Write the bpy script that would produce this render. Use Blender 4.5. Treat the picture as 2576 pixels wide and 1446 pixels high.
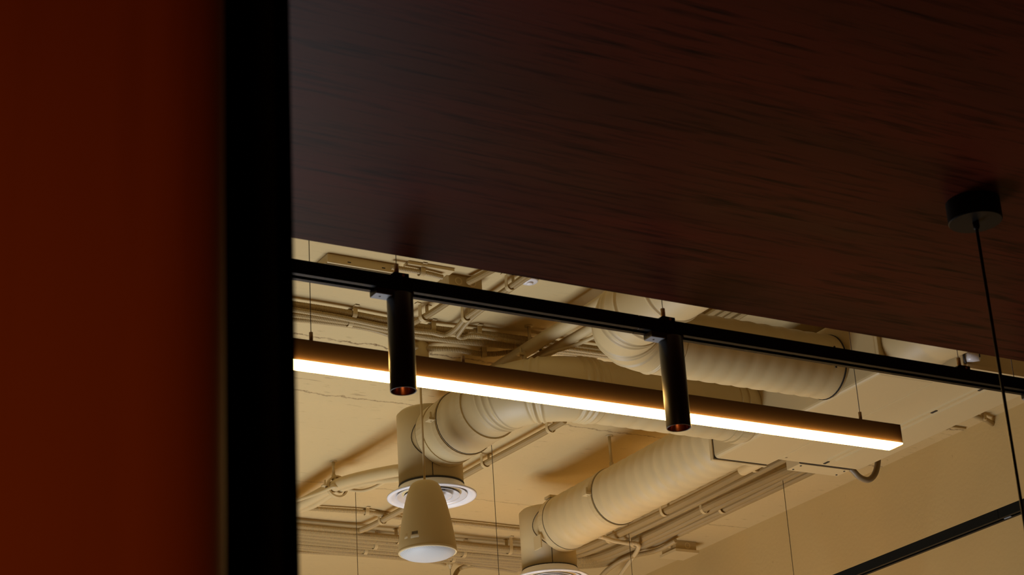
import bpy, bmesh, math, random
from mathutils import Vector, Matrix
random.seed(7)
for o in list(bpy.data.objects): bpy.data.objects.remove(o, do_unlink=True)
scene = bpy.context.scene
COL = scene.collection

# ------------------------------------------------------------------ camera
FPX = 5050.0
PIT, ROL, YAW = math.radians(22.6), math.radians(-3.65), math.radians(31.1)
CAM = Vector((0, 0, 1.5))
_h = Vector((math.sin(YAW), math.cos(YAW), 0)); _r = Vector((math.cos(YAW), -math.sin(YAW), 0)); _z = Vector((0, 0, 1))
FW = _h*math.cos(PIT) + _z*math.sin(PIT)
_u = -_h*math.sin(PIT) + _z*math.cos(PIT)
RT = _r*math.cos(ROL) + _u*math.sin(ROL)
UP = -_r*math.sin(ROL) + _u*math.cos(ROL)
cd = bpy.data.cameras.new('camera'); cam = bpy.data.objects.new('camera', cd); COL.objects.link(cam)
cd.sensor_width = 36; cd.lens = 36*FPX/2576; cd.clip_start = 0.05
M = Matrix((RT, UP, -FW)).transposed().to_4x4(); M.translation = CAM
cam.matrix_world = M
cd.dof.use_dof = True; cd.dof.focus_distance = 6.6; cd.dof.aperture_fstop = 14.0
scene.camera = cam

def ray(x, y): return FW + RT*((x-1288)/FPX) - UP*((y-723)/FPX)
def U(x, y, z):            # where the sight line through a picture point meets the level z
    d = ray(x, y); return CAM + d*((z-CAM.z)/d.z)
def UX(x, y, X):
    d = ray(x, y); return CAM + d*(X/d.x)

# ------------------------------------------------------------------ world and lights
w = bpy.data.worlds.new('world'); scene.world = w; w.use_nodes = True
w.node_tree.nodes['Background'].inputs[0].default_value = (1.0, 0.85, 0.7, 1)
w.node_tree.nodes['Background'].inputs[1].default_value = 0.0
scene.view_settings.view_transform = 'Standard'; scene.view_settings.look = 'None'
scene.view_settings.gamma = 1; scene.view_settings.use_curve_mapping = False
scene.view_settings.exposure = 0.0

def area(name, loc, direction, sx, sy, power, color):
    l = bpy.data.lights.new(name, 'AREA'); l.shape = 'RECTANGLE'; l.size = sx; l.size_y = sy
    l.energy = power; l.color = color
    o = bpy.data.objects.new(name, l); COL.objects.link(o); o.location = loc
    o.rotation_euler = Vector(direction).to_track_quat('-Z', 'Y').to_euler()
    return o
# area light added at floor level for daylight assumed to bounce off the floor
area('assumed_bounce_fill', (2.25, 7.1, 0.06), (0, 0, 1), 2.2, 2.4, 136, (0.88, 0.94, 1.05))
# fill light added low by the far wall, mirrored as sheen in the soffit
area('soffit_sheen_fill', (3.9, 9.4, 0.06), (0, 0, 1), 1.2, 0.9, 22, (1.0, 0.80, 0.54))
# warm spot added beside the camera to light the wooden partition
pl = bpy.data.lights.new('partition_fill_light', 'SPOT'); pl.energy = 6.0; pl.color = (1.0, 0.45, 0.12); pl.shadow_soft_size = 0.05
pl.spot_size = math.radians(75); pl.spot_blend = 1.0
po = bpy.data.objects.new('partition_fill_light', pl); COL.objects.link(po); po.location = (-0.12, 0.20, 1.60)
po.rotation_euler = Vector((0.44, 0.69, 0.22)).to_track_quat('-Z', 'Y').to_euler()

# ------------------------------------------------------------------ materials
def mat(name, color, rough=0.6, metal=0.0, spec=0.5, var=0.0, scale=20.0, bump=0.0, bscale=60.0, emit=None, es=0.0):
    m = bpy.data.materials.new(name); m.use_nodes = True
    nt = m.node_tree; b = nt.nodes['Principled BSDF']
    b.inputs['Base Color'].default_value = (*color, 1)
    b.inputs['Roughness'].default_value = rough; b.inputs['Metallic'].default_value = metal
    b.inputs['Specular IOR Level'].default_value = spec
    tc = nt.nodes.new('ShaderNodeTexCoord')
    if var > 0:
        n = nt.nodes.new('ShaderNodeTexNoise'); n.inputs['Scale'].default_value = scale; n.inputs['Detail'].default_value = 6
        nt.links.new(tc.outputs['Object'], n.inputs['Vector'])
        r = nt.nodes.new('ShaderNodeMix'); r.data_type = 'RGBA'
        r.inputs[6].default_value = (*[c*(1-var) for c in color], 1)
        r.inputs[7].default_value = (*[min(1, c*(1+var)) for c in color], 1)
        nt.links.new(n.outputs['Fac'], r.inputs[0]); nt.links.new(r.outputs[2], b.inputs['Base Color'])
    if bump > 0:
        n2 = nt.nodes.new('ShaderNodeTexNoise'); n2.inputs['Scale'].default_value = bscale; n2.inputs['Detail'].default_value = 4
        nt.links.new(tc.outputs['Object'], n2.inputs['Vector'])
        bp = nt.nodes.new('ShaderNodeBump'); bp.inputs['Strength'].default_value = bump; bp.inputs['Distance'].default_value = 0.01
        nt.links.new(n2.outputs['Fac'], bp.inputs['Height']); nt.links.new(bp.outputs['Normal'], b.inputs['Normal'])
    if emit:
        b.inputs['Emission Color'].default_value = (*emit, 1); b.inputs['Emission Strength'].default_value = es
    return m

PAINT = (0.60, 0.462, 0.222)
def plaster(name, color, lines=(), flecks=0.0, band=None):
    """painted plaster with hairline cracks that run along X at the given Y positions, and small chips"""
    m = mat(name, color, 0.75, var=0.06, scale=2.2, bump=0.12, bscale=55, spec=0.3)
    nt = m.node_tree; b = nt.nodes['Principled BSDF']
    src = b.inputs['Base Color'].links[0].from_socket
    tc = nt.nodes.new('ShaderNodeTexCoord'); sep = nt.nodes.new('ShaderNodeSeparateXYZ')
    nt.links.new(tc.outputs['Object'], sep.inputs[0])
    nz = nt.nodes.new('ShaderNodeTexNoise'); nz.inputs['Scale'].default_value = 8; nz.inputs['Detail'].default_value = 9; nz.inputs['Roughness'].default_value = 0.7
    nt.links.new(tc.outputs['Object'], nz.inputs['Vector'])
    nb = nt.nodes.new('ShaderNodeTexNoise'); nb.inputs['Scale'].default_value = 3.1; nb.inputs['Detail'].default_value = 5
    nt.links.new(tc.outputs['Object'], nb.inputs['Vector'])
    def mth(op, a, c=None, clamp=False):
        n = nt.nodes.new('ShaderNodeMath'); n.operation = op; n.use_clamp = clamp
        for i, v in enumerate((a, c)):
            if v is None: continue
            if isinstance(v, (int, float)): n.inputs[i].default_value = v
            else: nt.links.new(v, n.inputs[i])
        return n.outputs[0]
    total = None
    for (y0, wid, amp, strength) in lines:
        off = mth('MULTIPLY', mth('SUBTRACT', nz.outputs['Fac'], 0.5), amp)
        d = mth('ABSOLUTE', mth('ADD', mth('SUBTRACT', sep.outputs['Y'], y0), off))
        k = mth('SUBTRACT', 1.0, mth('DIVIDE', d, wid), True)
        k = mth('MULTIPLY', mth('MULTIPLY', k, strength), mth('MULTIPLY', mth('SUBTRACT', nb.outputs['Fac'], 0.30), 7.0, True))
        total = k if total is None else mth('MAXIMUM', total, k)
    if flecks > 0:
        mp = nt.nodes.new('ShaderNodeMapping'); mp.inputs['Scale'].default_value = (14, 42, 30)
        nt.links.new(tc.outputs['Object'], mp.inputs['Vector'])
        f = nt.nodes.new('ShaderNodeTexNoise'); f.inputs['Scale'].default_value = 1.0; f.inputs['Detail'].default_value = 3
        nt.links.new(mp.outputs[0], f.inputs['Vector'])
        k = mth('MULTIPLY', mth('SUBTRACT', f.outputs['Fac'], 0.70), 14.0, True)
        if band:
            g = mth('SUBTRACT', 1.0, mth('DIVIDE', mth('ABSOLUTE', mth('SUBTRACT', sep.outputs['Y'], band[0])), band[1]), True)
            g = mth('ADD', mth('MULTIPLY', g, 1.2), 0.25, True)
            k2 = mth('MULTIPLY', mth('SUBTRACT', f.outputs['Fac'], 0.62), 12.0, True)
            k = mth('MAXIMUM', mth('MULTIPLY', k, 0.7), mth('MULTIPLY', k2, mth('MULTIPLY', g, 0.6)))
        k = mth('MULTIPLY', k, flecks)
        total = k if total is None else mth('MAXIMUM', total, k)
    mx = nt.nodes.new('ShaderNodeMix'); mx.data_type = 'RGBA'
    nt.links.new(total, mx.inputs[0]); nt.links.new(src, mx.inputs[6]); mx.inputs[7].default_value = (0.15, 0.080, 0.028, 1)
    nt.links.new(mx.outputs[2], b.inputs['Base Color'])
    return m

def wood(name, c1, c2, c3, scale, rough, spec):
    m = mat(name, c1, rough, spec=spec)
    nt = m.node_tree; b = nt.nodes['Principled BSDF']
    tc = nt.nodes.new('ShaderNodeTexCoord')
    def noise(sc, det, dist=0.0):
        mp = nt.nodes.new('ShaderNodeMapping'); mp.inputs['Scale'].default_value = sc
        nt.links.new(tc.outputs['Object'], mp.inputs['Vector'])
        n = nt.nodes.new('ShaderNodeTexNoise'); n.inputs['Scale'].default_value = 1; n.inputs['Detail'].default_value = det
        n.inputs['Distortion'].default_value = dist
        nt.links.new(mp.outputs[0], n.inputs['Vector']); return n.outputs['Fac']
    big = noise((scale[0]*0.5, scale[1]*0.12, scale[2]*0.12), 4, 0.4)
    fine = noise((scale[0]*3, scale[1]*2.2, scale[2]*2.2), 8)
    r1 = nt.nodes.new('ShaderNodeValToRGB'); r1.color_ramp.elements[0].position = 0.32; r1.color_ramp.elements[1].position = 0.68
    r1.color_ramp.elements[0].color = (*c2, 1); r1.color_ramp.elements[1].color = (*c1, 1)
    nt.links.new(big, r1.inputs[0])
    r2 = nt.nodes.new('ShaderNodeValToRGB'); r2.color_ramp.elements[0].position = 0.50; r2.color_ramp.elements[1].position = 0.72
    r2.color_ramp.elements[0].color = (0, 0, 0, 1); r2.color_ramp.elements[1].color = (1, 1, 1, 1)
    nt.links.new(fine, r2.inputs[0])
    mx = nt.nodes.new('ShaderNodeMix'); mx.data_type = 'RGBA'
    nt.links.new(r2.outputs[0], mx.inputs[0]); nt.links.new(r1.outputs[0], mx.inputs[6]); mx.inputs[7].default_value = (*c3, 1)
    nt.links.new(mx.outputs[2], b.inputs['Base Color'])
    bp = nt.nodes.new('ShaderNodeBump'); bp.inputs['Strength'].default_value = 0.08; bp.inputs['Distance'].default_value = 0.004
    nt.links.new(fine, bp.inputs['Height']); nt.links.new(bp.outputs['Normal'], b.inputs['Normal'])
    return m

MT = {}
MT['ceiling'] = plaster('ceiling_paint', PAINT, [(6.37, 0.010, 0.15, 1.0), (6.93, 0.008, 0.12, 0.7), (8.02, 0.007, 0.08, 0.5)], 0.6, (6.62, 0.5))
MT['wall'] = plaster('wall_paint', (0.55, 0.40, 0.165), [], 0.25)
MT['floor'] = mat('floor_concrete', (0.24, 0.15, 0.08), 0.6, var=0.1, scale=3)
MT['plainwall'] = mat('dark_wall_paint', (0.08, 0.042, 0.02), 0.8, var=0.05, scale=3)
MT['soffit'] = wood('soffit_veneer', (0.092, 0.0150, 0.0070), (0.058, 0.0150, 0.0065), (0.018, 0.0036, 0.0018), (2.2, 40, 40), 0.36, 0.022)
MT['panel'] = wood('amber_wood_panel', (0.30, 0.060, 0.008), (0.25, 0.048, 0.006), (0.24, 0.046, 0.006), (12, 12, 1.2), 0.6, 0.15)
MT['jamb'] = mat('black_brown_jamb', (0.004, 0.0025, 0.0015), 0.8, var=0.2, scale=8, spec=0.05)
MT['duct'] = mat('duct_paint', (0.63, 0.49, 0.245), 0.48, var=0.05, scale=5, bump=0.05, bscale=9)
MT['unit'] = mat('unit_paint', (0.62, 0.48, 0.24), 0.42, var=0.03, scale=3)
MT['conduit'] = mat('conduit_paint', (0.44, 0.315, 0.13), 0.55, var=0.05, scale=8)
MT['clip'] = mat('clip_paint', (0.58, 0.44, 0.21), 0.5, var=0.05, scale=30)
MT['seam'] = mat('dark_seam_rubber', (0.025, 0.02, 0.015), 0.7, var=0.2, scale=40)
MT['black'] = mat('black_powder_coat', (0.009, 0.0095, 0.009), 0.45, var=0.15, scale=50, spec=0.07)
MT['housing'] = mat('dark_bronze_housing', (0.060, 0.034, 0.016), 0.6, var=0.1, scale=40, spec=0.2)
MT['spot'] = mat('dark_brown_spot_coat', (0.017, 0.013, 0.010), 0.38, var=0.1, scale=40, spec=0.5)
MT['copper'] = mat('copper_reflector', (0.50, 0.22, 0.09), 0.22, metal=1.0, var=0.1, scale=30)
MT['white'] = mat('white_enamel', (0.82, 0.80, 0.78), 0.25, var=0.02, scale=10)
MT['cone'] = mat('white_aluminium', (0.76, 0.75, 0.75), 0.25, metal=0.25, var=0.05, scale=14)
MT['greyplastic'] = mat('grey_plastic', (0.36, 0.40, 0.43), 0.5, var=0.05, scale=30)
MT['speaker'] = mat('speaker_shell', (0.60, 0.44, 0.195), 0.6, var=0.03, scale=8)
MT['grille'] = mat('speaker_grille', (0.58, 0.58, 0.54), 0.5, var=0.05, scale=30)
MT['trimring'] = mat('speaker_trim', (0.66, 0.50, 0.25), 0.45, var=0.03, scale=8)
MT['wire'] = mat('steel_wire', (0.10, 0.07, 0.045), 0.5, var=0.1, scale=50)
MT['gripper'] = mat('brass_gripper', (0.42, 0.27, 0.12), 0.4, metal=0.5, var=0.1, scale=40)
MT['insul'] = mat('pipe_insulation_paint', (0.60, 0.46, 0.225), 0.55, var=0.06, scale=9, bump=0.08, bscale=30)
MT['hose'] = mat('grey_hose', (0.27, 0.20, 0.11), 0.45, var=0.05, scale=20)
MT['clear'] = mat('clear_acrylic', (0.62, 0.64, 0.70), 0.12, var=0.02, scale=10)
MT['sticker'] = mat('sticker_paper', (0.52, 0.38, 0.18), 0.6, var=0.02, scale=30)
MT['ink'] = mat('black_ink', (0.02, 0.015, 0.012), 0.6, var=0.05, scale=30)
MT['led'] = mat('lit_opal_diffuser', (0.9, 0.8, 0.6), 0.5, emit=(1.0, 0.56, 0.15), es=60.0, var=0.02, scale=10)
MT['cable'] = mat('black_cable', (0.012, 0.010, 0.008), 0.5, var=0.1, scale=30)

def weave(m, sc):
    nt = m.node_tree; b = nt.nodes['Principled BSDF']
    tc = nt.nodes.new('ShaderNodeTexCoord')
    v = nt.nodes.new('ShaderNodeTexVoronoi'); v.inputs['Scale'].default_value = sc; v.inputs['Randomness'].default_value = 0.0
    mp = nt.nodes.new('ShaderNodeMapping'); mp.inputs['Scale'].default_value = (1, 1, 0.0); nt.links.new(tc.outputs['Object'], mp.inputs['Vector'])
    nt.links.new(mp.outputs[0], v.inputs['Vector'])
    r = nt.nodes.new('ShaderNodeValToRGB'); r.color_ramp.elements[0].position = 0.15; r.color_ramp.elements[1].position = 0.45
    r.color_ramp.elements[0].color = (0.40, 0.40, 0.37, 1); r.color_ramp.elements[1].color = (0.58, 0.58, 0.55, 1)
    nt.links.new(v.outputs['Distance'], r.inputs[0]); nt.links.new(r.outputs[0], b.inputs['Base Color'])
weave(MT['grille'], 230)

# ------------------------------------------------------------------ mesh helpers
class MB:
    def __init__(s): s.v = []; s.f = []; s.sm = []
    def add(s, vs, fs, smooth=False):
        n = len(s.v); s.v += [tuple(p) for p in vs]; s.f += [tuple(i+n for i in f) for f in fs]; s.sm += [smooth]*len(fs); return s
    def box(s, a, b):
        (x0, y0, z0), (x1, y1, z1) = a, b
        return s.add([(x0,y0,z0),(x1,y0,z0),(x1,y1,z0),(x0,y1,z0),(x0,y0,z1),(x1,y0,z1),(x1,y1,z1),(x0,y1,z1)],
              [(0,3,2,1),(4,5,6,7),(0,1,5,4),(1,2,6,5),(2,3,7,6),(3,0,4,7)])
    def tube(s, pts, radii, sides=12, cap=True, smooth=True):
        pts = [Vector(p) for p in pts]; n = len(pts)
        if isinstance(radii, (int, float)): radii = [radii]*n
        t0 = (pts[1]-pts[0]).normalized()
        ref = Vector((0, 0, 1)) if abs(t0.z) < 0.9 else Vector((1, 0, 0))
        nrm = (ref - t0*ref.dot(t0)).normalized(); vs = []
        for i, p in enumerate(pts):
            t = (pts[min(i+1, n-1)] - pts[max(i-1, 0)]).normalized()
            nrm = (nrm - t*nrm.dot(t)).normalized(); bi = t.cross(nrm)
            for k in range(sides):
                a = 2*math.pi*k/sides
                vs.append(p + (nrm*math.cos(a) + bi*math.sin(a))*radii[i])
        fs = []
        for i in range(n-1):
            for k in range(sides):
                k2 = (k+1) % sides
                fs.append((i*sides+k, i*sides+k2, (i+1)*sides+k2, (i+1)*sides+k))
        m = len(fs); self_n = len(s.v)
        s.add(vs, fs, smooth)
        if cap:
            s.f += [tuple(self_n+k for k in reversed(range(sides))), tuple(self_n+(n-1)*sides+k for k in range(sides))]; s.sm += [False, False]
        return s
    def lathe(s, prof, c=(0, 0, 0), segs=40, smooth=True, a0=0.0, a1=2*math.pi):
        full = abs(a1-a0-2*math.pi) < 1e-6; n = len(prof); cols = segs if full else segs+1; vs = []
        for k in range(cols):
            a = a0 + (a1-a0)*k/segs
            for (r, z) in prof: vs.append((c[0]+r*math.cos(a), c[1]+r*math.sin(a), c[2]+z))
        fs = []
        for k in range(segs):
            k2 = (k+1) % cols
            for i in range(n-1): fs.append((k*n+i, k2*n+i, k2*n+i+1, k*n+i+1))
        return s.add(vs, fs, smooth)
    def build(s, name, m, parent=None, bevel=0.0, bseg=2, sharp=None):
        me = bpy.data.meshes.new(name); me.from_pydata(s.v, [], s.f)
        for i, p in enumerate(me.polygons): p.use_smooth = s.sm[i]
        me.materials.append(MT[m])
        if bevel > 0:
            bm = bmesh.new(); bm.from_mesh(me); bmesh.ops.remove_doubles(bm, verts=bm.verts, dist=1e-6)
            bmesh.ops.bevel(bm, geom=list(bm.edges), offset=bevel, segments=bseg, affect='EDGES', profile=0.6)
            bm.to_mesh(me); bm.free()
        me.update()
        o = bpy.data.objects.new(name, me); COL.objects.link(o)
        if parent: o.parent = parent; o.matrix_parent_inverse = parent.matrix_world.inverted()
        return o

def tag(o, label, cat, group=None, kind=None):
    o['label'] = label
    if cat: o['category'] = cat
    if group: o['group'] = group
    if kind: o['kind'] = kind
    return o
def thing(name, loc, label, cat, group=None):
    o = bpy.data.objects.new(name, None); COL.objects.link(o); o.location = loc; o.empty_display_size = 0.05
    o.matrix_world = Matrix.Translation(Vector(loc))
    return tag(o, label, cat, group)
def struct(o, label):
    o['kind'] = 'structure'; o['label'] = label; return o

def spline(pts, step):
    """points evenly spaced along a smooth curve through pts"""
    P = [Vector(p) for p in pts]; P = [P[0]*2-P[1]] + P + [P[-1]*2-P[-2]]; dense = []
    for i in range(1, len(P)-2):
        a, b, c, d = P[i-1:i+3]
        for k in range(24):
            t = k/24
            dense.append(0.5*((2*b) + (c-a)*t + (2*a-5*b+4*c-d)*t*t + (-a+3*b-3*c+d)*t**3))
    dense.append(P[-2])
    return resample(dense, step)
def resample(dense, step):
    L = [0.0]
    for i in range(1, len(dense)): L.append(L[-1] + (dense[i]-dense[i-1]).length)
    n = max(2, int(L[-1]/step)); out = []; j = 0
    for k in range(n+1):
        s = L[-1]*k/n
        while j < len(L)-2 and L[j+1] < s: j += 1
        t = (s-L[j])/max(1e-9, L[j+1]-L[j]); out.append(dense[j].lerp(dense[j+1], min(1, max(0, t))))
    return out
def bend_path(corners, rad, step=0.01):
    """straight runs joined by circular bends"""
    C = [Vector(c) for c in corners]; out = [C[0]]
    for i in range(1, len(C)-1):
        a = (C[i-1]-C[i]).normalized(); b = (C[i+1]-C[i]).normalized()
        ang = a.angle(b); d = rad/math.tan(ang/2); p0 = C[i]+a*d; p1 = C[i]+b*d
        cen = C[i] + (a+b).normalized()*(rad/math.sin(ang/2)); tot = math.pi-ang
        u0 = (p0-cen); ax = u0.cross(p1-cen).normalized()
        for k in range(17): out.append(cen + Matrix.Rotation(tot*k/16, 3, ax) @ u0)
    out.append(C[-1]); return resample(out, step)

def corrugated(name, pts, r, parent=None, m='conduit', pitch=0.0066, sides=10):
    P = spline(pts, pitch/2)
    rad = [r if i % 2 else r*0.80 for i in range(len(P))]
    return MB().tube(P, rad, sides, True, False).build(name, m, parent)

# ------------------------------------------------------------------ the setting
ZC = 4.26
struct(MB().box((-3, -2.5, -0.1), (6.3, 11, 0)).build('floor', 'floor'), 'grey concrete floor')
struct(MB().box((-3, 3.10, ZC), (6.3, 11, ZC+0.15)).build('ceiling', 'ceiling'), 'beige painted plaster ceiling with cracks')
struct(MB().box((6.16, -2.5, 0), (6.3, 11, ZC)).build('wall_right', 'wall'), 'beige painted plaster wall on the right')
struct(MB().box((-3, 10.6, 0), (6.16, 10.75, ZC)).build('wall_far', 'wall'), 'beige painted far wall')
struct(MB().box((-3.1, -2.5, 0), (-3, 11, ZC)).build('wall_left', 'plainwall'), 'dark side wall')
struct(MB().box((-3, -2.6, 0), (6.16, -2.5, ZC)).build('wall_back', 'plainwall'), 'dark wall behind the camera')
struct(MB().box((-3, -2.5, 3.05), (6.16, 3.132, 3.17)).build('soffit', 'soffit'), 'dark reddish brown wood veneer soffit')
struct(MB().box((-3, 3.09, 3.17), (6.16, 3.132, ZC)).build('trim_2', 'plainwall'), 'dark upstand between soffit and ceiling')
# foreground: amber wood partition with a rounded edge, and the near black jamb behind it
def partition():
    mb = MB(); y0, y1 = 0.866, 0.985; xr = 0.377; rr = 0.068; prof = [(-0.9, y1), (-0.9, y0)]
    for k in range(13):
        a = -math.pi/2 + math.pi/2*k/12; prof.append((xr-rr+rr*math.cos(a), y0+rr+rr*math.sin(a)))
    prof.append((xr, y1)); n = len(prof)
    vs = [(x, y, 0) for x, y in prof] + [(x, y, 3.05) for x, y in prof]
    mb.add(vs, [(i, (i+1) % n, n+(i+1) % n, n+i) for i in range(n)], True)
    mb.add(vs, [tuple(reversed(range(n))), tuple(range(n, 2*n))])
    o = mb.build('wall_front', 'panel')
    o.data.polygons.foreach_set('use_smooth', [i not in (0, n-1, n, n+1, n-2) for i in range(len(o.data.polygons))])
    return struct(o, 'amber brown wooden partition, out of focus at the left')
partition()
mbj = MB().box((0.30, 1.10, 0), (0.50, 1.22, 3.05)); jb = mbj.build('trim_1', 'jamb', bevel=0.003)
MB().box((0.30, 0.987, 0), (0.437, 1.0995, 3.05)).build('light_block', 'jamb', jb)  # block added to keep far light off the partition's rounded edge
struct(jb, 'near black vertical jamb beside the wooden partition')
MB().box((0.452, 1.092, 0.0), (0.461, 1.101, 3.05)).build('jamb_bead', 'jamb', jb)

# ------------------------------------------------------------------ lighting track along the soffit
TY = 3.237; TZ = 3.05
def rail(mb, a, b, axis):
    # open channel profile: top, two sides with lips, groove
    if axis == 'x':
        (x0, x1), y = (a, b), TY
        mb.box((x0, y-0.017, TZ-0.006), (x1, y+0.017, TZ)); mb.box((x0, y-0.017, TZ-0.029), (x1, y-0.0125, TZ-0.006)); mb.box((x0, y+0.0125, TZ-0.029), (x1, y+0.017, TZ-0.006))
        mb.box((x0, y-0.0125, TZ-0.029), (x1, y-0.0065, TZ-0.0255)); mb.box((x0, y+0.0065, TZ-0.029), (x1, y+0.0125, TZ-0.0255))
    else:
        (y0, y1), x = (a, b), 4.072
        mb.box((x-0.017, y0, TZ-0.006), (x+0.017, y1, TZ)); mb.box((x-0.017, y0, TZ-0.029), (x-0.0125, y1, TZ-0.006)); mb.box((x+0.0125, y0, TZ-0.029), (x+0.017, y1, TZ-0.006))
        mb.box((x-0.0125, y0, TZ-0.029), (x-0.0065, y1, TZ-0.0255)); mb.box((x+0.0065, y0, TZ-0.029), (x+0.0125, y1, TZ-0.0255))
    return mb
tr = thing('lighting_track', (2.6, TY, TZ-0.03), 'black lighting track hung along the soffit edge carrying the spotlights', 'track')
xj = 2.249
rail(MB(), 0.7, xj-0.0008, 'x').build('rail', 'black', tr, 0)
rail(MB(), xj+0.0008, 4.055, 'x').build('rail', 'black', tr, 0)
MB().box((xj-0.03, TY-0.0120, TZ-0.0285), (xj+0.03, TY-0.0066, TZ-0.0265)).build('joint_plate', 'greyplastic', tr)
for x in (1.694, 2.328, 3.155):
    c = MB().box((x-0.016, TY-0.012, TZ), (x+0.016, TY+0.012, TZ+0.010)); 
    c.add([(x-0.028, TY-0.012, TZ), (x-0.016, TY-0.012, TZ), (x-0.016, TY-0.012, TZ+0.010), (x-0.028, TY+0.012, TZ), (x-0.016, TY+0.012, TZ), (x-0.016, TY+0.012, TZ+0.010)],
          [(0,1,2),(3,5,4),(0,2,5,3),(0,3,4,1)])
    hc = c.build('suspension_clip', 'black', tr)
    MB().tube([(x+0.003, TY-0.0125, TZ+0.0045), (x+0.003, TY-0.0140, TZ+0.0045)], 0.003, 12).build('screw', 'gripper', hc)
    MB().tube([(x-0.005, TY, TZ+0.010), (x-0.005, TY, TZ+0.032)], 0.0048, 12).build('wire_gripper', 'gripper', hc)
    MB().tube([(x-0.005, TY, TZ+0.030), (x-0.005, TY, ZC)], 0.0009, 6).build('suspension_wire', 'wire', tr)
MB().tube([(3.318, TY, TZ), (3.318, TY, ZC)], 0.0009, 6).build('suspension_wire', 'wire', tr)

def spotlight(x, length, label):
    t = thing('track_spotlight', (x, TY, TZ-0.03-length), label, 'spotlight', 'cylinder spotlights on the track')
    zb = TZ-0.029
    MB().box((x-0.058, TY-0.016, zb-0.011), (x+0.024, TY+0.016, zb)).build('track_adapter', 'spot', t, 0.0015)
    MB().box((x-0.0582, TY-0.014, zb-0.0135), (x-0.022, TY+0.014, zb-0.0105)).build('adapter_cover', 'greyplastic', t, 0.0008)
    MB().tube([(x-0.044, TY, zb-0.0142), (x-0.044, TY, zb-0.0130)], 0.0022, 12).build('screw', 'ink', t)
    z1 = TZ-0.034; z0 = z1-length; r = 0.0262
    MB().lathe([(0.0, z1), (r-0.001, z1), (r, z1-0.001), (r, z0+0.001), (r-0.0006, z0), (r-0.0022, z0), (r-0.0022, z0+0.002)], (x, TY, 0), 48).build('lamp_housing', 'spot', t)
    MB().lathe([(r-0.0022, z0+0.001), (r-0.005, z0+0.018), (0.014, z0+0.042), (0.0, z0+0.044)], (x, TY, 0), 40).build('reflector', 'copper', t)
    MB().lathe([(0.0, z0+0.030), (0.009, z0+0.030), (0.009, z0+0.042)], (x, TY, 0), 20).build('lens', 'black', t)
    return t
spotlight(1.694, 0.200, 'dark cylinder spotlight on the track, directly above the hanging speaker')
spotlight(2.336, 0.200, 'dark cylinder spotlight on the track, in front of the ribbed duct elbow')
spotlight(3.405, 0.200, 'track spotlight at the right edge of the picture, only its adapter showing')

# second track running away from the camera, parallel to the right wall
t2 = thing('lighting_track', (4.072, 4.5, TZ-0.03), 'black lighting track crossing the bottom right corner in front of the wall', 'track')
rail(MB(), 3.22, 4.103, 'y').build('rail', 'black', t2); rail(MB(), 4.1045, 6.7, 'y').build('rail', 'black', t2)
MB().box((4.0735, 4.075, TZ-0.0285), (4.0845, 4.103, TZ-0.0265)).build('joint_plate', 'greyplastic', t2)
for y in (3.5,):
    MB().tube([(4.072, y, TZ), (4.072, y, ZC)], 0.0009, 6).build('suspension_wire', 'wire', t2)
def adapter_spot_y(y):
    t = thing('track_spotlight', (4.072, y, TZ-0.23), 'spotlight adapter clipped under the right track at the bottom edge', 'spotlight')
    zb = TZ-0.029
    MB().box((4.056, y-0.024, zb-0.012), (4.088, y+0.058, zb)).build('track_adapter', 'black', t, 0.0015)
    MB().lathe([(0.0, zb-0.005), (0.025, zb-0.005), (0.0262, zb-0.006), (0.0262, zb-0.199), (0.0255, zb-0.2), (0.024, zb-0.2), (0.012, zb-0.16), (0, zb-0.16)], (4.072, y, 0), 40).build('lamp_housing', 'spot', t)
adapter_spot_y(4.83)

# ------------------------------------------------------------------ linear pendant lights
def linear_pendant(x0, x1, y0, zt, wires, label, lit=True, wz=ZC):
    t = thing('linear_pendant_light', ((x0+x1)/2, y0+0.021, zt-0.054), label, 'pendant light', 'slim linear pendant lights')
    H, W = 0.0535, 0.0416
    MB().box((x0, y0, zt-H+0.003), (x1, y0+W, zt)).build('housing', 'housing', t, 0.0007, 1)
    # opal diffuser, lip added past the long sides to throw glow onto the housing
    MB().box((x0+0.004, y0-0.0055, zt-H), (x1-0.004, y0+W+0.0055, zt-H+0.0030)).build('diffuser', 'led', t)
    for xe in (x0-0.0015, x1):
        MB().box((xe, y0, zt-H), (xe+0.0015, y0+W, zt)).build('end_cap', 'housing', t)
    for x in wires:
        MB().tube([(x, y0+0.02, zt), (x, y0+0.02, zt+0.026)], 0.0042, 12).build('wire_gripper', 'gripper', t)
        MB().tube([(x, y0+0.02, zt+0.024), (x, y0+0.02, wz)], 0.0010 if y0 < 5 else 0.0016, 6).build('suspension_wire', 'wire', t)
    return t
lp = linear_pendant(1.57, 3.27, 3.597, 3.05, (1.677, 3.163), 'long dark linear pendant with glowing warm strip along its underside')
MB().tube([(2.044, 3.617, 3.05), (2.044, 3.617, 3.072)], 0.0042, 12).build('cable_gland', 'gripper', lp)
linear_pendant(3.99, 5.76, 7.03, 3.05, (4.101, 5.648), 'linear pendant below the picture, only two thin wires beside the ribbed duct showing', wz=4.175)
linear_pendant(3.85, 5.59, 8.08, 3.05, (3.965, 5.476), 'linear pendant below the picture, wires showing left of the speaker and below the duct')

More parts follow.
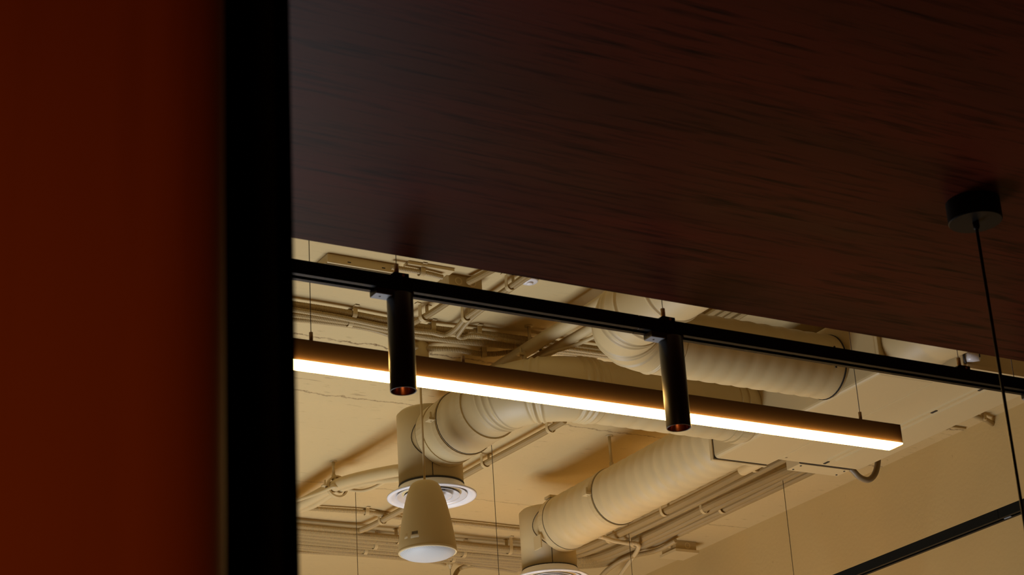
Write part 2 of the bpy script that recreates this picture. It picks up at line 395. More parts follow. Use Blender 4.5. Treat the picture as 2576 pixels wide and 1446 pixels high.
# ------------------------------------------------------------------ pendant on the soffit at the right
cx, cy = U(2445, 500, 3.05)[:2]; cx += 0.01; cy += 0.01
pd = thing('pendant_lamp', (cx, cy, 1.75), 'round black canopy with a thin black cord hanging from the wood soffit', 'pendant light')
MB().lathe([(0, 3.05), (0.0505, 3.05), (0.0505, 3.0095), (0.0490, 3.0075), (0, 3.0075)], (cx, cy, 0), 48, True).build('ceiling_canopy', 'black', pd).data.polygons.foreach_set('use_smooth', [False]*192)
MB().lathe([(0, 3.008), (0.0062, 3.008), (0.0062, 2.998), (0.0045, 2.993), (0, 2.993)], (cx, cy, 0), 20).build('cord_grip', 'black', pd)
MB().tube([(cx, cy, 3.0), (cx, cy, 1.95)], 0.0030, 10).build('cord', 'cable', pd)
MB().lathe([(0.0, 1.96), (0.02, 1.955), (0.03, 1.92), (0.10, 1.80), (0.125, 1.75), (0.122, 1.75), (0.095, 1.80), (0.026, 1.915), (0, 1.93)], (cx, cy, 0), 40).build('lamp_shade', 'black', pd)

# ------------------------------------------------------------------ air ducts
DZ = 3.98
def rib_duct(name, path, r, amp, pitch, parent, fold=None, label=None, slant=0.0):
    """painted duct with soft ribs; fold(s) gives the extra depth of creases along its length"""
    n = len(path); rad = []; s = 0.0
    for i, p in enumerate(path):
        if i: s += (path[i]-path[i-1]).length
        a = amp + (fold(s) if fold else 0.0)
        ph = 2*math.pi*s/pitch
        rad.append(r + a*(1.7*abs(math.sin(ph/2))**0.8 - 1.1))
    o = MB().tube(path, rad, 40, True, True).build(name, 'duct', parent)
    if label: o['label'] = label
    return o
def gored_elbow(path, r, joints, h, parent, label):
    rad = []; sl = 0.0
    for i, p in enumerate(path):
        if i: sl += (path[i]-path[i-1]).length
        v = r
        for j, k in joints:
            for q in range(k):
                d = sl-(j+0.022*q); v += h*math.exp(-(d/0.0055)**2) - 0.7*h*math.exp(-((d-0.010)/0.005)**2)
        rad.append(v)
    o = MB().tube(path, rad, 48, True, True).build('elbow', 'duct', parent); o['label'] = label; return o
def ring_band(name, c, axis, r, width, depth, m, parent, segs=40, a0=0.0, a1=2*math.pi):
    prof = [(r-0.004, -width/2), (r+depth, -width/2), (r+depth, width/2), (r-0.004, width/2)]
    mb = MB().lathe(prof, (0, 0, 0), segs, False, a0, a1)
    q = Vector((0, 0, 1)).rotation_difference(Vector(axis)); c = Vector(c)
    mb.v = [tuple(q @ Vector(v) + c) for v in mb.v]
    return mb.build(name, m, parent)
def strap(c, axis, r, parent, rod_top=ZC, lug_side=-1, rod=True):
    """hanger strap with side lugs and a threaded rod to the ceiling"""
    s = ring_band('hanger_strap', c, axis, r, 0.028, 0.004, 'clip', parent)
    c = Vector(c); side = Vector(axis).cross(Vector((0, 0, 1))).normalized()
    for sg in (-1, 1):
        p = c + side*sg*(r+0.012)
        MB().box((p.x-0.016, p.y-0.018, p.z-0.006), (p.x+0.016, p.y+0.018, p.z+0.004)).build('clamp_lug', 'clip', s, 0.001)
        MB().tube([(p.x, p.y, p.z-0.010), (p.x, p.y, p.z+0.03)], 0.004, 8).build('bolt', 'clip', s)
    if rod:
        MB().tube([(c.x, c.y, c.z+r), (c.x, c.y, rod_top)], 0.0065, 10).build('hanger_rod', 'clip', parent)
        MB().tube([(c.x, c.y, c.z+r+0.005), (c.x, c.y, c.z+r+0.03)], 0.011, 6, True, False).build('rod_nut', 'clip', parent)
        MB().lathe([(0, 0), (0.017, 0), (0.017, -0.003), (0, -0.003)], (c.x, c.y, rod_top), 16).build('ceiling_washer', 'clip', parent)
def drop_pipe(x, y, z0, z1, r, parent, rd):
    prof = [(0, z1+0.012), (r*0.55, z1+0.012), (r-0.012, z1+0.006), (r, z1-0.006), (r, z0), (r-0.003, z0), (r-0.003, z0+0.05)]
    o = MB().lathe(prof, (x, y, 0), 48).build('drop_pipe', 'duct', parent)
    ring_band('dark_gasket', (x, y, z0+0.001), (0, 0, 1), r-0.002, 0.007, 0.004, 'seam', o)
    MB().lathe([(r-0.004, z0+0.004), (r-0.010, z0-0.030), (r-0.018, z0-0.034)], (x, y, 0), 48).build('neck', 'duct', o)
    MB().tube([(x-0.42*r, y-0.905*r-0.0005, z0+0.004), (x-0.42*r, y-0.905*r-0.0005, z0+0.075)], 0.0016, 6).build('sheet_seam', 'seam', o)
    pts = []
    for k in range(49):
        a = 2*math.pi*k/48; dx = 0.1115*math.cos(a); pts.append((x+dx, y-math.sqrt(r*r-dx*dx)-0.0006, DZ+0.1115*math.sin(a)))
    MB().tube(pts, 0.0016, 6, False).build('joint_seam', 'seam', o)
    return o

# duct that turns towards the camera and vanishes above the soffit
def bump_at(c, w, h): return lambda s: h*math.exp(-((s-c)/w)**2)
d1 = thing('air_duct', (3.9, 5.33, DZ-0.12), 'beige ribbed duct whose elbow bends up behind the wood soffit', 'duct', 'round ventilation ducts')
P = bend_path([(4.545, 5.33, DZ), (3.93, 5.33, DZ), (3.72, 5.33, DZ)], 0.01) if False else [Vector((4.545-0.012*i, 5.33, DZ)) for i in range(60)]
rib_duct('duct_run', P, 0.1175, 0.0024, 0.070, d1)
E1 = bend_path([(3.84, 5.33, DZ), (3.57, 5.33, DZ), (3.57, 4.3, DZ+0.0)], 0.21, 0.003)
gored_elbow(E1, 0.1185, [(0.075, 1), (0.17, 1), (0.235, 2), (0.34, 2), (0.43, 1), (0.6, 1)], 0.0042, d1, 'duct elbow with deep sheet creases')
ring_band('end_seam', (4.528, 5.33, DZ), (1, 0, 0), 0.1175, 0.006, 0.003, 'seam', d1)
for (yy, zz) in ((5.33-0.1165, DZ+0.03), (5.33-0.112, DZ-0.045)):
    MB().tube([(4.48, yy, zz), (4.48, yy-0.003, zz)], 0.004, 8).build('rivet', 'seam', d1)

# duct that leaves the unit, turns and feeds the diffuser behind the speaker
d2 = thing('air_duct', (3.57, 6.62, 3.80), 'beige duct behind the glowing strip, dropping to the diffuser behind the speaker', 'duct', 'round ventilation ducts')
rib_duct('duct_run', [Vector((4.545-0.012*i, 5.857, DZ)) for i in range(61)], 0.1175, 0.0020, 0.066, d2)
E2 = bend_path([(3.86, 5.857, DZ), (3.57, 5.857, DZ), (3.57, 6.30, DZ)], 0.24, 0.003)
gored_elbow(E2, 0.1205, [(0.03, 3), (0.21, 2), (0.345, 3)], 0.0045, d2, 'duct elbow with pressed sheet creases')
rib_duct('duct_run', [Vector((3.57, 6.15+0.012*i, DZ)) for i in range(30)], 0.1255, 0.0024, 0.075, d2)
MB().tube([(3.57, 6.47, DZ), (3.57, 6.60, DZ)], 0.1085, 40).build('spigot', 'duct', d2)
ring_band('wrap_edge', (3.57, 6.155, DZ), (0, 1, 0), 0.122, 0.035, 0.005, 'duct', d2)
strap((3.57, 6.345, DZ), (0, 1, 0), 0.1265, d2, rod=False)
ring_band('dark_seam', (3.57, 6.325, DZ), (0, 1, 0), 0.1262, 0.002, 0.0016, 'seam', d2)
ring_band('end_collar', (4.50, 5.857, DZ), (1, 0, 0), 0.118, 0.03, 0.006, 'duct', d2)
ring_band('end_collar', (4.455, 5.857, DZ), (1, 0, 0), 0.118, 0.012, 0.005, 'duct', d2)
ring_band('end_collar', (3.57, 6.470, DZ), (0, 1, 0), 0.126, 0.05, 0.002, 'duct', d2)
ring_band('dark_seam', (3.57, 6.496, DZ), (0, 1, 0), 0.1265, 0.002, 0.0016, 'seam', d2)
drop_pipe(3.57, 6.62, 3.812, 4.108, 0.1265, d2, 0.1262)

# duct that runs away from the unit to the diffuser at the bottom edge
d3 = thing('air_duct', (4.662, 7.555, 3.79), 'beige ribbed duct running away from the ceiling unit to the diffuser at the bottom edge', 'duct', 'round ventilation ducts')
rib_duct('duct_run', [Vector((4.662, 6.08+0.012*i, DZ)) for i in range(113)], 0.1245, 0.0040, 0.070, d3)
MB().tube([(4.662, 7.40, DZ), (4.662, 7.53, DZ)], 0.1085, 40).build('spigot', 'duct', d3)
strap((4.662, 6.985, DZ), (0, 1, 0), 0.1265, d3)
ring_band('dark_seam', (4.662, 6.966, DZ), (0, 1, 0), 0.126, 0.002, 0.0015, 'seam', d3)
ring_band('end_collar', (4.662, 7.405, DZ), (0, 1, 0), 0.125, 0.04, 0.003, 'duct', d3)
ring_band('dark_seam', (4.662, 7.383, DZ), (0, 1, 0), 0.126, 0.002, 0.0015, 'seam', d3)
drop_pipe(4.662, 7.555, 3.800, 4.075, 0.125, d3, 0.1248)
# torn tape flaps where the duct meets its drop pipe
MB().box((4.535, 7.41, 3.86), (4.541, 7.47, 3.92)).build('tape_flap', 'duct', d3)
MB().box((4.60, 7.41, 4.098), (4.66, 7.46, 4.110)).build('tape_flap', 'duct', d3)

# duct stub leaving the near end of the plenum towards the camera
d4 = thing('air_duct', (4.665, 4.7, DZ-0.12), 'short beige duct joining the near end of the ceiling unit, cut off by the soffit', 'duct', 'round ventilation ducts')
rib_duct('duct_run', [Vector((4.665, 5.045-0.012*i, DZ+0.004*i*0)) for i in range(70)], 0.116, 0.004, 0.16, d4)

# ------------------------------------------------------------------ diffusers
def diffuser(x, y, z, label):
    t = thing('air_diffuser', (x, y, z), label, 'diffuser', 'round white air diffusers')
    R = 0.175
    MB().lathe([(0.118, 0.036), (0.130, 0.018), (0.142, 0.004), (0.156, -0.005), (0.168, -0.008), (R, -0.005), (R, 0.0), (0.168, 0.001), (0.156, 0.005), (0.146, 0.014), (0.134, 0.028), (0.122, 0.044)], (x, y, z), 64).build('outer_ring', 'white', t)
    for (r0, r1, z0, z1) in ((0.098, 0.138, 0.034, -0.002), (0.068, 0.110, 0.034, -0.003), (0.038, 0.080, 0.034, -0.004), (0.002, 0.050, 0.034, -0.004)):
        MB().lathe([(r0, z0), (r0+(r1-r0)*0.35, z0-(z0-z1)*0.55), (r1-0.004, z1+0.002), (r1, z1), (r1, z1+0.002), (r1-0.006, z1+0.006), (r0+(r1-r0)*0.3, z0-(z0-z1)*0.45), (r0, z0+0.002)], (x, y, z), 56).build('cone', 'cone', t)
    MB().lathe([(0, 0.052), (0.112, 0.052)], (x, y, z), 40).build('damper_plate', 'seam', t)
    for k in range(4):
        a = math.pi/4 + k*math.pi/2
        p0 = Vector((x+0.03*math.cos(a), y+0.03*math.sin(a), z+0.022)); p1 = Vector((x+0.11*math.cos(a), y+0.11*math.sin(a), z+0.022))
        MB().tube([p0, p1], 0.003, 6).build('spoke', 'cone', t)
    return t
diffuser(3.57, 6.62, 3.772, 'round white air diffuser with concentric cones partly hidden behind the speaker')
diffuser(4.662, 7.555, 3.762, 'round white air diffuser cut off by the bottom edge of the picture')

# ------------------------------------------------------------------ ceiling air unit
ZB = 3.864
ac = thing('ceiling_air_unit', (4.87, 5.5, ZB), 'beige box-shaped ceiling air conditioning unit near the right wall', 'air conditioner')
plm = MB().box((4.542, 5.06, ZB), (4.812, 6.096, 4.14)).build('plenum', 'unit', ac, 0.020, 5)
MB().box((4.536, 6.078, ZB-0.006), (4.800, 6.098, 4.146)).build('end_flange', 'unit', plm, 0.004)
MB().box((4.541, 6.0745, ZB-0.0012), (4.794, 6.0785, 4.141)).build('flange_gasket', 'seam', plm)
MB().box((4.538, 5.048, ZB-0.002), (4.796, 5.062, 4.144)).build('end_flange', 'unit', plm, 0.003)
body = MB().box((4.789, 4.90, ZB-0.002), (5.202, 6.000, 4.15)).build('cabinet', 'unit', ac, 0.003)
for x in (4.990, 5.030):
    mb = MB(); prof = [(-0.005, 0.0), (-0.0025, -0.005), (0.0025, -0.005), (0.005, 0.0)]
    vs = [(x+a, 4.93, ZB-0.002+b) for a, b in prof] + [(x+a, 5.93, ZB-0.002+b) for a, b in prof]
    mb.add(vs, [(0, 1, 5, 4), (1, 2, 6, 5), (2, 3, 7, 6), (0, 3, 2, 1), (4, 5, 6, 7)], False).build('pressed_rib', 'unit', body)
MB().box((5.0085, 4.93, ZB-0.0026), (5.0105, 5.97, ZB-0.0015)).build('panel_joint', 'clip', body)
for y in (5.04, 5.30, 5.62, 5.95):
    MB().box((5.004, y, ZB-0.0045), (5.014, y+0.03, ZB-0.0015)).build('latch', 'seam', body)
for y in (4.95, 5.97):
    MB().tube([(4.812, y, ZB-0.005), (4.812, y, ZB-0.001)], 0.005, 10).build('screw', 'unit', body)
ctl = MB().box((4.912, 6.012, ZB-0.004), (5.168, 6.098, ZB+0.11)).build('control_box', 'unit', ac, 0.002)
MB().box((4.908, 6.002, ZB-0.002), (5.172, 6.011, ZB+0.11)).build('control_box_gap', 'seam', ctl)
for (x, y) in ((4.93, 6.03), (4.93, 6.08), (5.15, 6.03), (5.15, 6.08)):
    MB().tube([(x, y, ZB-0.006), (x, y, ZB-0.003)], 0.0042, 8).build('screw', 'seam', ctl)
# near end of the cabinet: capped pipe stub, small fitting and a folded edge
stub = MB().tube([(4.800, 4.90, 3.903), (4.830, 4.858, 3.899)], [0.021, 0.021], 20).build('pipe_stub', 'white', ac)
MB().tube([(4.8300, 4.8580, 3.8990), (4.8312, 4.8563, 3.8988)], 0.008, 12).build('bore', 'seam', stub)
ring_band('stub_collar', (4.801, 4.8985, 3.903), (0.03, -0.042, -0.004), 0.022, 0.006, 0.004, 'seam', stub)
MB().tube([(4.735+0.02, 5.046, 3.905), (4.735+0.02, 5.025, 3.905)], 0.010, 12).build('fitting', 'gripper', ac)
MB().box((4.80, 4.893, ZB-0.003), (5.20, 4.901, ZB+0.012)).build('folded_edge', 'trimring', ac)
c0 = U(1866, 1183, 4.17)
cp = thing('capped_pipe', c0, 'short smooth pipe with a blunt end between the unit and the wall conduits', 'pipe')
MB().tube([c0, c0 + Vector((0, -0.01, 0)), c0 + Vector((0, -0.65, 0))], [0.024, 0.027, 0.027], 24).build('tube', 'duct', cp)
for dy in (-0.30, -0.60):
    MB().box((c0.x-0.010, c0.y+dy-0.012, c0.z+0.02), (c0.x+0.010, c0.y+dy+0.012, ZC)).build('bracket', 'clip', cp)

hose = MB().tube(spline([(5.160, 6.04, 3.900), (5.196, 6.03, 3.868), (5.228, 6.03, 3.842), (5.272, 6.03, 3.836), (5.312, 6.03, 3.868), (5.338, 6.03, 3.935), (5.345, 6.02, 4.05), (5.25, 6.0, 4.12)], 0.006), 0.0125, 16).build('drain_hose', 'hose')
tag(hose, 'grey drain hose looping down at the corner of the ceiling unit', 'hose')

# ------------------------------------------------------------------ hanging speaker
sp = CAM + ray(1076, 1390)*7.33
s = thing('pendant_speaker', sp, 'beige bullet-shaped loudspeaker hanging by a thin cable in front of a diffuser', 'loudspeaker')
shell = MB().lathe([(0.1045, 0.0032), (0.1050, 0.0126), (0.1035, 0.0315), (0.0985, 0.0651), (0.0935, 0.0966), (0.0885, 0.1260), (0.0820, 0.1575), (0.0745, 0.1890), (0.0655, 0.2205), (0.0560, 0.2447), (0.0480, 0.2562), (0.0380, 0.2625), (0.018, 0.2641), (0.0, 0.2641)], sp, 56).build('shell', 'speaker', s)
MB().lathe([(0.1000, -0.001), (0.1025, -0.003), (0.1050, -0.002), (0.1062, 0.001), (0.1056, 0.005), (0.1045, 0.006)], sp, 56).build('trim_ring', 'trimring', s)
MB().lathe([(0.1005, 0.0), (0.095, -0.007), (0.080, -0.015), (0.060, -0.021), (0.035, -0.025), (0.0, -0.0265)], sp, 56).build('grille', 'grille', s)
MB().tube([(sp.x, sp.y, sp.z+0.26), (sp.x, sp.y, sp.z+(ZC-sp.z)/1.018-0.09)], 0.0042, 10).build('hanging_cable', 'trimring', s)
MB().lathe([(0, 0.0), (0.037, 0.0), (0.037, -0.085), (0.033, -0.095), (0, -0.095)], (sp.x, sp.y, sp.z+(ZC-sp.z)/1.018), 32).build('ceiling_cup', 'speaker', s)
# sticker with bars, printed on the shell a little above the rim
def on_shell(a, z, off):
    r = 0.1035 + (0.0985-0.1035)*(z-0.030)/0.032 + off
    return (sp.x + r*math.cos(a), sp.y + r*math.sin(a), sp.z + z)
a_cam = math.atan2(-sp.y, -sp.x)
def patch(a0, a1, z0, z1, off, n=8):
    vs = []; 
    for k in range(n+1):
        a = a0 + (a1-a0)*k/n; vs += [on_shell(a, z0, off), on_shell(a, z1, off), on_shell(a, z0, 0.0), on_shell(a, z1, 0.0)]
    fs = []
    for k in range(n):
        b = 4*k; fs += [(b, b+4, b+5, b+1), (b, b+2, b+6, b+4), (b+1, b+5, b+7, b+3)]
    return vs, fs
vs, fs = patch(a_cam-0.60, a_cam-0.28, 0.032, 0.058, 0.0003)
stk = MB().add(vs, fs, True).build('sticker', 'sticker', s)
mb = MB(); a = a_cam-0.56
while a < a_cam-0.33:
    wd = random.choice((0.006, 0.009, 0.012)); vs, fs = patch(a, a+wd, 0.046, 0.057, 0.0006, 1); mb.add(vs, fs); a += wd+random.choice((0.004, 0.006))
mb.build('barcode', 'ink', stk)
vs, fs = patch(a_cam-0.90, a_cam-0.74, 0.036, 0.056, 0.0003); MB().add(vs, fs, True).build('rating_plate', 'sticker', s)
s.scale = (1.018, 1.018, 1.018)

# ------------------------------------------------------------------ conduits
ZK = ZC-0.026
def cond(pts, r, label, group, name='corrugated_conduit', z=None, clips=(), m='conduit'):
    zz = ZK if z is None else ZC-z
    P = [p if isinstance(p, Vector) else (U(p[0], p[1], p[2] if len(p) > 2 else zz)) for p in pts]
    o = corrugated(name, P, r, None, m)
    tag(o, label, 'conduit', group)
    for (px, py) in clips:
        c = U(px, py, zz); i = min(range(len(P)-1), key=lambda k: ((P[k]+P[k+1])/2-c).length)
        d = (P[i+1]-P[i]).normalized(); saddle(c, d, r, zz, o)
    return o
def saddle(c, d, r, zz, parent):
    """small strap around a conduit with feet on the ceiling"""
    sd = Vector((-d.y, d.x, 0)).normalized(); mb = MB(); n = 8; w2 = 0.009; pts = [(-r-0.020, ZC-zz-0.001), (-r-0.003, ZC-zz-0.002)]
    for k in range(n+1):
        a = math.pi*k/n; pts.append((-(r+0.003)*math.cos(a), -(r+0.003)*math.sin(a)))
    pts += [(r+0.003, ZC-zz-0.002), (r+0.020, ZC-zz-0.001)]
    vs = []
    for (u, v) in pts:
        for k in (-w2, w2):
            for q in (0, 0.0025):
                s_ = 1 + q/max(0.01, math.hypot(u, v)) ; p = Vector((c.x, c.y, zz)) + sd*u*s_ + d*k; vs.append((p.x, p.y, zz+v*s_ if v < 0 else zz+v-q))
    fs = []
    for k in range(len(pts)-1):
        b = 4*k; fs += [(b, b+4, b+6, b+2), (b+1, b+3, b+7, b+5), (b, b+1, b+5, b+4), (b+2, b+6, b+7, b+3)]
    mb.add(vs, fs); e = 4*(len(pts)-1)
    mb.add([], []); 
    return mb.build('saddle_clip', 'clip', parent)

G1 = 'conduits crossing the upper left ceiling'
cond([(640, 752), (720, 763), (850, 783), (960, 804), (1080, 825), (1200, 838), (1300, 851), (1420, 867), (1560, 886)], 0.0135, 'corrugated conduit nearest the track in the upper left run', G1, clips=((888, 790), (1087, 826), (1202, 838)))
cond([(640, 765), (720, 776), (850, 797), (960, 819), (1040, 831), (1085, 836), (1120, 842), (1146, 828), (1172, 799), (1208, 773), (1260, 737), (1312, 700), (1360, 665)], 0.0105, 'corrugated conduit in the upper left run bending up to the white disc, left twin', G1, z=0.048, clips=((1172, 799), (1283, 721)))
cond([(640, 776), (720, 788), (800, 798), (900, 813), (960, 826), (1045, 843), (1150, 857), (1300, 871), (1420, 882), (1540, 896)], 0.0135, 'corrugated conduit third from the track in the upper left run', G1, clips=((880, 810),))
cond([(640, 792), (720, 801), (800, 808), (900, 821), (970, 838), (1030, 868), (1060, 876), (1085, 877), (1150, 880), (1200, 889), (1245, 890), (1310, 884), (1400, 886), (1500, 900)], 0.0115, 'sagging corrugated conduit lowest of the upper left run, just above the glowing bar', G1, clips=((1217, 889),))
cond([(1385, 665), (1325, 700), (1270, 738), (1215, 777), (1180, 806), (1158, 834), (1152, 845), (1164, 849), (1195, 843), (1250, 852), (1320, 863), (1430, 877), (1540, 892)], 0.0095, 'thinner corrugated conduit bending up to the small white disc, right twin', G1, z=0.05)
cond([(985, 838), (1010, 826), (1042, 810), (1080, 790), (1120, 764), (1150, 742), (1168, 727)], 0.0125, 'corrugated conduit rising from the upper left run to the ceiling junction box', G1, z=0.05, clips=((1066, 797),))
cond([(1178, 709), (1210, 693), (1250, 672), (1300, 645)], 0.0130, 'short corrugated conduit leaving the ceiling junction box under the soffit', G1)
cond([(985, 672), (1040, 681), (1080, 689), (1112, 697)], 0.0095, 'short corrugated conduit between the emergency light and the junction box', G1, clips=((1060, 685),))
for i, (px, py) in enumerate(((1784, 792), (1806, 795), (1826, 798), (1848, 802))):
    nm = ('first', 'second', 'third', 'fourth')[i]
    c = U(px, py, ZK)
    cond([Vector((c.x, c.y+0.5, ZK)), Vector((c.x, c.y+0.2, ZK)), Vector((c.x, c.y-0.2, ZK)), Vector((c.x, c.y-0.6, ZK))], 0.0125, f'{nm} from the left of four conduit ends between the soffit and the upper duct', 'conduits above the upper duct')

G2 = 'conduits along the right wall'
# bundle that comes along the right wall, bends at the corner and runs left along the bottom of the picture
KZ = (ZC-0.062-1.5)/(ZC-1.5)
xs = [v*KZ for v in (5.565, 5.630, 5.735, 5.785, 5.828, 5.870)]; rs = [0.020, 0.0165, 0.020, 0.0165, 0.016, 0.016]
ys = [v*KZ for v in (8.76, 8.825, 8.885, 8.945, 9.0, 9.055)]
names = ['nearest the ribbed duct', 'second from the ribbed duct', 'third, after the dark gap', 'fourth, after the dark gap', 'fifth from the ribbed duct', 'closest to the wall']
for i in range(6):
    x, y, r = xs[i], ys[i], rs[i]; zz = ZC-0.062; b = 0.22+0.05*i; wv = lambda k: 0.010*math.sin(2.3*k+i*1.7)
    pts = [Vector((x, 5.0, zz)), Vector((x+wv(1), 6.0, zz)), Vector((x+wv(2), 6.8, zz)), Vector((x+wv(3), 7.5, zz)), Vector((x, y-b-0.25, zz)), Vector((x-0.03, y-b*0.55, zz)), Vector((x-b*0.38, y-b*0.2, zz)), Vector((x-b*0.9, y-0.01, zz)),
           Vector((x-b-0.35, y+wv(4), zz)), Vector((4.6, y+wv(5), zz)), Vector((3.9, y+wv(6), zz)), Vector((3.3, y+wv(7), zz))]
    o = corrugated('corrugated_conduit', pts, r); tag(o, f'wall-side corrugated conduit {names[i]}, bending left along the bottom', 'conduit', G2)
    if i in (0, 2, 4):
        for (yy) in (6.98, 7.72, 8.22) if i == 0 else ((7.62, 8.25) if i == 2 else (7.6,)):
            saddle(Vector((x, yy, zz)), Vector((0, 1, 0)), r, zz, o)
        for xx in ((4.42, 5.05) if i == 0 else (4.35, 4.85)):
            saddle(Vector((xx, y, zz)), Vector((1, 0, 0)), r, zz, o)
G3 = 'conduits along the bottom of the ceiling'
cond([(640, 1266), (735, 1276), (850, 1283), (930, 1289), (1000, 1301), (1150, 1315), (1290, 1330), (1420, 1345)], 0.0115, 'single corrugated conduit running across just above the bottom bundle, behind the speaker', G3, z=0.02, clips=((922, 1288),))
cond([(640, 1371), (735, 1377), (850, 1383), (1000, 1396), (1130, 1404), (1180, 1415), (1250, 1422), (1330, 1436), (1420, 1450)], 0.0125, 'lowest corrugated conduit of the bottom bundle, sagging behind the speaker', G3, clips=((880, 1384), (1178, 1414)))
cond([(640, 1381), (735, 1387), (900, 1396), (1040, 1408), (1100, 1415), (1120, 1420)], 0.0095, 'thin corrugated conduit below the bottom bundle, left of the speaker grille', G3)
cond([(1300, 1436), (1230, 1427), (1185, 1423), (1160, 1428), (1148, 1440, ZK-0.03), (1143, 1456, ZK-0.12), (1142, 1480, ZK-0.2)], 0.0125, 'corrugated conduit bending straight down beside a small wire anchor, right of the speaker', G3)
o = cond([(1420, 1058), (1390, 1075), (1300, 1124), (1225, 1164), (1160, 1200), (1080, 1244), (1000, 1288), (950, 1315), (918, 1330), (890, 1335), (800, 1328), (700, 1318)], 0.0150, 'lone corrugated conduit slanting across the open ceiling behind the drop pipe', G3, z=0.046, clips=((1221, 1165), (1385, 1078), (962, 1309)))
# loose cable crossing the bundle near the corner
tag(corrugated('loose_cable', [U(1470, 1352, 4.158), U(1510, 1350, 4.158), U(1545, 1360, 4.158), U(1580, 1366, 4.158), U(1602, 1368, 4.158), U(1606, 1378, 4.158), U(1592, 1402, 4.158), U(1570, 1432, 4.158), U(1545, 1470, 4.158)], 0.0115, None, 'insul', 0.0066), 'loose cable looping across the conduit bundle below the ribbed duct', 'cable')
tag(corrugated('loose_cable', [U(1700, 1360, 4.158), U(1650, 1385, 4.158), U(1580, 1402, 4.158), U(1530, 1432, 4.158), U(1500, 1465, 4.158)], 0.013, None, 'conduit', 0.0066), 'dark corrugated cable slanting to the bottom edge beside the wall junction box', 'cable')

# ------------------------------------------------------------------ insulated pipes hung along the ceiling
def pipe(name, pts, r, label, m='insul', cat='pipe', group='insulated pipes hung below the ceiling'):
    o = MB().tube(spline(pts, 0.02), r, 16).build(name, m); return tag(o, label, cat, group)
X = 3.67
def px(*pts): return [tuple(UX(a, b, X+c)) for (a, b, c) in pts]
near = [(X, 4.6, 4.17), (X, 5.2, 4.165), (X-0.005, 5.6, 4.160), (X-0.012, 5.95, 4.165), (X, 6.4, 4.178), (X, 6.75, 4.165)]
big = pipe('insulated_pipe', near + px((1060, 1175, 0), (1000, 1183, 0), (930, 1196, 0), (870, 1211, 0), (838, 1224, 0), (790, 1250, 0), (735, 1279, 0), (680, 1305, 0)), 0.026, 'thicker insulated pipe strapped below the ceiling, running behind the drop pipe')
near = [(X+0.045, 4.6, 4.13), (X+0.05, 5.2, 4.125), (X+0.045, 5.6, 4.128), (X+0.040, 5.85, 4.135), (X+0.045, 6.4, 4.165), (X+0.045, 6.75, 4.14)]
pipe('insulated_pipe', near + px((1060, 1192, .04), (1000, 1202, .04), (940, 1208, .04), (880, 1221, .04), (840, 1237, .03), (790, 1268, .04), (735, 1286, .05), (680, 1300, .06)), 0.018, 'thinner insulated pipe strapped beside the thicker one below the ceiling')
near = [(X+0.085, 4.6, 4.11), (X+0.08, 5.3, 4.095), (X+0.06, 5.7, 4.105), (X+0.02, 5.95, 4.125), (X+0.08, 6.4, 4.15), (X+0.09, 6.75, 4.12)]
pipe('control_cable', near + px((1060, 1195, .09), (1000, 1197, .09), (968, 1212, .09), (935, 1228, .09), (905, 1234, .08), (868, 1229, .05), (842, 1224, -.03), (800, 1240, -.04), (735, 1262, -.04), (680, 1275, -.04)), 0.0075, 'thin sagging control cable strapped along the insulated pipes', 'insul', 'cable', 'insulated pipes hung below the ceiling')
for (yy, zb) in ((5.98, 4.148), (7.71, 4.150)):
    h = thing('pipe_hanger', (X, yy, zb), 'pipe hanger with rod and ring ' + ('above the duct elbow between the spotlights' if yy < 7 else 'at the left, holding the pipes beside the jamb'), 'hanger', 'pipe hangers')
    MB().tube([(X, yy, zb+0.03), (X, yy, ZC)], 0.0065, 10).build('hanger_rod', 'clip', h)
    MB().tube([(X, yy, zb+0.022), (X, yy, zb+0.045)], 0.011, 6, True, False).build('rod_nut', 'clip', h)
    MB().lathe([(0, 0), (0.016, 0), (0.016, -0.003), (0, -0.003)], (X, yy, ZC), 16).build('ceiling_washer', 'clip', h)
    ring_band('clamp_ring', (X+0.015, yy, zb-0.008), (0, 1, 0), 0.046, 0.022, 0.004, 'clip', h, 32)
    for sg in (-1, 1):
        q = X+0.015+sg*0.058
        lug = MB().box((q-0.014, yy-0.012, zb-0.012), (q+0.014, yy+0.012, zb-0.004)).build('clamp_lug', 'clip', h, 0.001)
        MB().tube([(q, yy, zb-0.018), (q, yy, zb+0.018)], 0.0035, 8).build('bolt', 'clip', lug)

# ------------------------------------------------------------------ small things on the ceiling
em = thing('emergency_light', (2.81, 5.75, 4.2), 'flat beige emergency light with a clear strip on the ceiling above the track', 'emergency light')
MB().box((2.685, 5.645, ZC-0.034), (2.945, 5.80, ZC)).build('casing', 'unit', em, 0.004)
MB().box((2.678, 5.655, ZC-0.043), (2.950, 5.81, ZC-0.0345)).build('clear_cover', 'clear', em, 0.003)
for x in (2.76, 2.89): MB().box((x, 5.6435, ZC-0.024), (x+0.012, 5.6455, ZC-0.021)).build('slot', 'seam', em)
jbx = thing('junction_box', (3.22, 5.72, 4.2), 'square beige junction box on the ceiling under the soffit edge', 'junction box')
bx_ = MB().box((3.152, 5.648, ZC-0.046), (3.285, 5.775, ZC)).build('box', 'conduit', jbx, 0.003)
MB().box((3.150, 5.646, ZC-0.051), (3.287, 5.777, ZC-0.046)).build('lid', 'unit', jbx, 0.001)
for x in (3.19, 3.245): ring_band('knockout', (x, 5.648, ZC-0.024), (0, 1, 0), 0.014, 0.002, 0.001, 'clip', bx_, 24)
for (x, y) in ((3.16, 5.765), (3.277, 5.765)): MB().tube([(x, y, ZC-0.0525), (x, y, ZC-0.0505)], 0.004, 8).build('screw', 'seam', jbx)
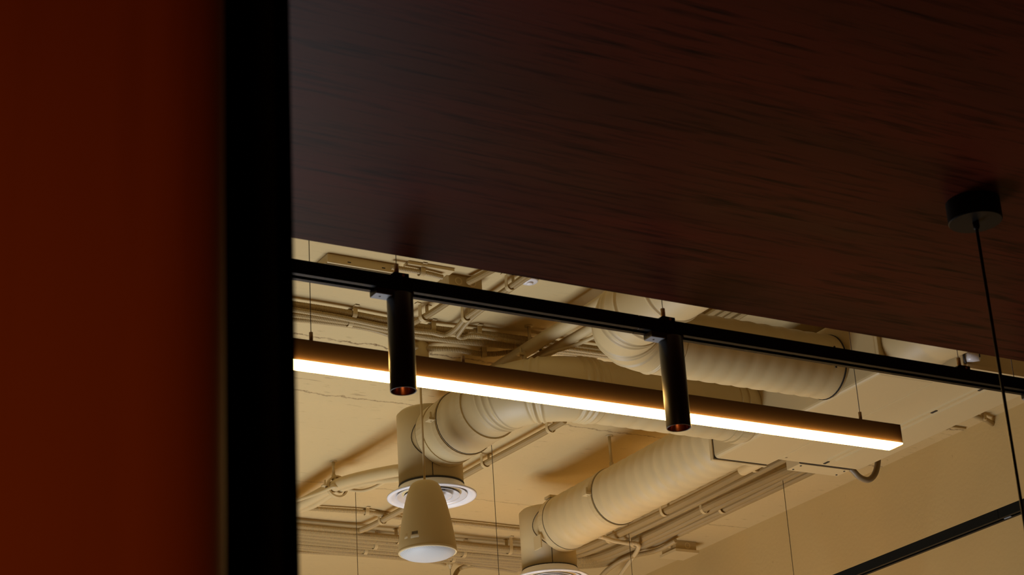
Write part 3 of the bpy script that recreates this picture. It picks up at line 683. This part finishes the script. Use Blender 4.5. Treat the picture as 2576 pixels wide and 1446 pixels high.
dt = thing('smoke_detector', U(1332, 704, ZC), 'small round white detector disc beside the twin conduits', 'detector')
dc = dt.location
MB().lathe([(0, 0), (0.031, 0), (0.031, -0.006), (0.027, -0.010), (0, -0.012)], dc, 32).build('disc', 'white', dt)
MB().lathe([(0.012, -0.0112), (0.012, -0.016), (0.009, -0.018), (0, -0.018)], dc, 20).build('sensor_cap', 'white', dt)
tag(MB().box((2.97, 5.60, ZC-0.012), (3.15, 5.64, ZC)).build('cable_trunking', 'unit', None, 0.002), 'flat cable trunking strip between the emergency light and the junction box', 'trunking')
jw = thing('junction_box', (5.985, 8.40, 4.2), 'small beige junction box where the right wall meets the ceiling', 'junction box')
b2 = MB().box((5.915, 8.325, ZC-0.048), (6.045, 8.455, ZC)).build('box', 'conduit', jw, 0.002)
MB().box((5.905, 8.315, ZC-0.064), (6.055, 8.465, ZC-0.048)).build('lid', 'unit', jw, 0.002)
ring_band('knockout', (5.99, 8.325, ZC-0.025), (0, 1, 0), 0.016, 0.002, 0.001, 'clip', b2, 24)
MB().tube([(5.915, 8.37, ZC-0.025), (5.875, 8.34, ZC-0.025)], 0.013, 14).build('gland', 'clip', b2)
an = thing('wire_anchor', U(1132, 1415, ZC), 'small cup-shaped wire anchor on the ceiling right of the speaker', 'anchor')
ac_ = an.location
MB().lathe([(0, 0), (0.016, 0), (0.013, -0.020), (0.008, -0.022), (0.008, -0.034), (0, -0.034)], ac_, 20).build('cup', 'clip', an)
MB().tube([ac_ + Vector((0, 0, -0.03)), ac_ + Vector((0, 0, -0.9))], 0.0016, 6).build('wire', 'wire', an)
# conduit stub and bracket on the strip of ceiling past the unit
br = thing('conduit_stub', (6.13, 6.17, 4.22), 'short pipe stub on a bracket between the ceiling unit and the right wall', 'conduit')
MB().tube([(5.98, 6.125, 4.235), (6.10, 6.16, 4.235), (6.158, 6.18, 4.230)], 0.012, 14).build('tube', 'conduit', br)
MB().box((6.07, 6.135, 4.225), (6.085, 6.165, ZC)).build('bracket', 'clip', br)
tag(MB().box((6.03, 6.325, ZC-0.010), (6.14, 6.340, ZC)).build('cable_batten', 'conduit', None, 0.002), 'small batten stuck to the ceiling just past the unit', 'batten')
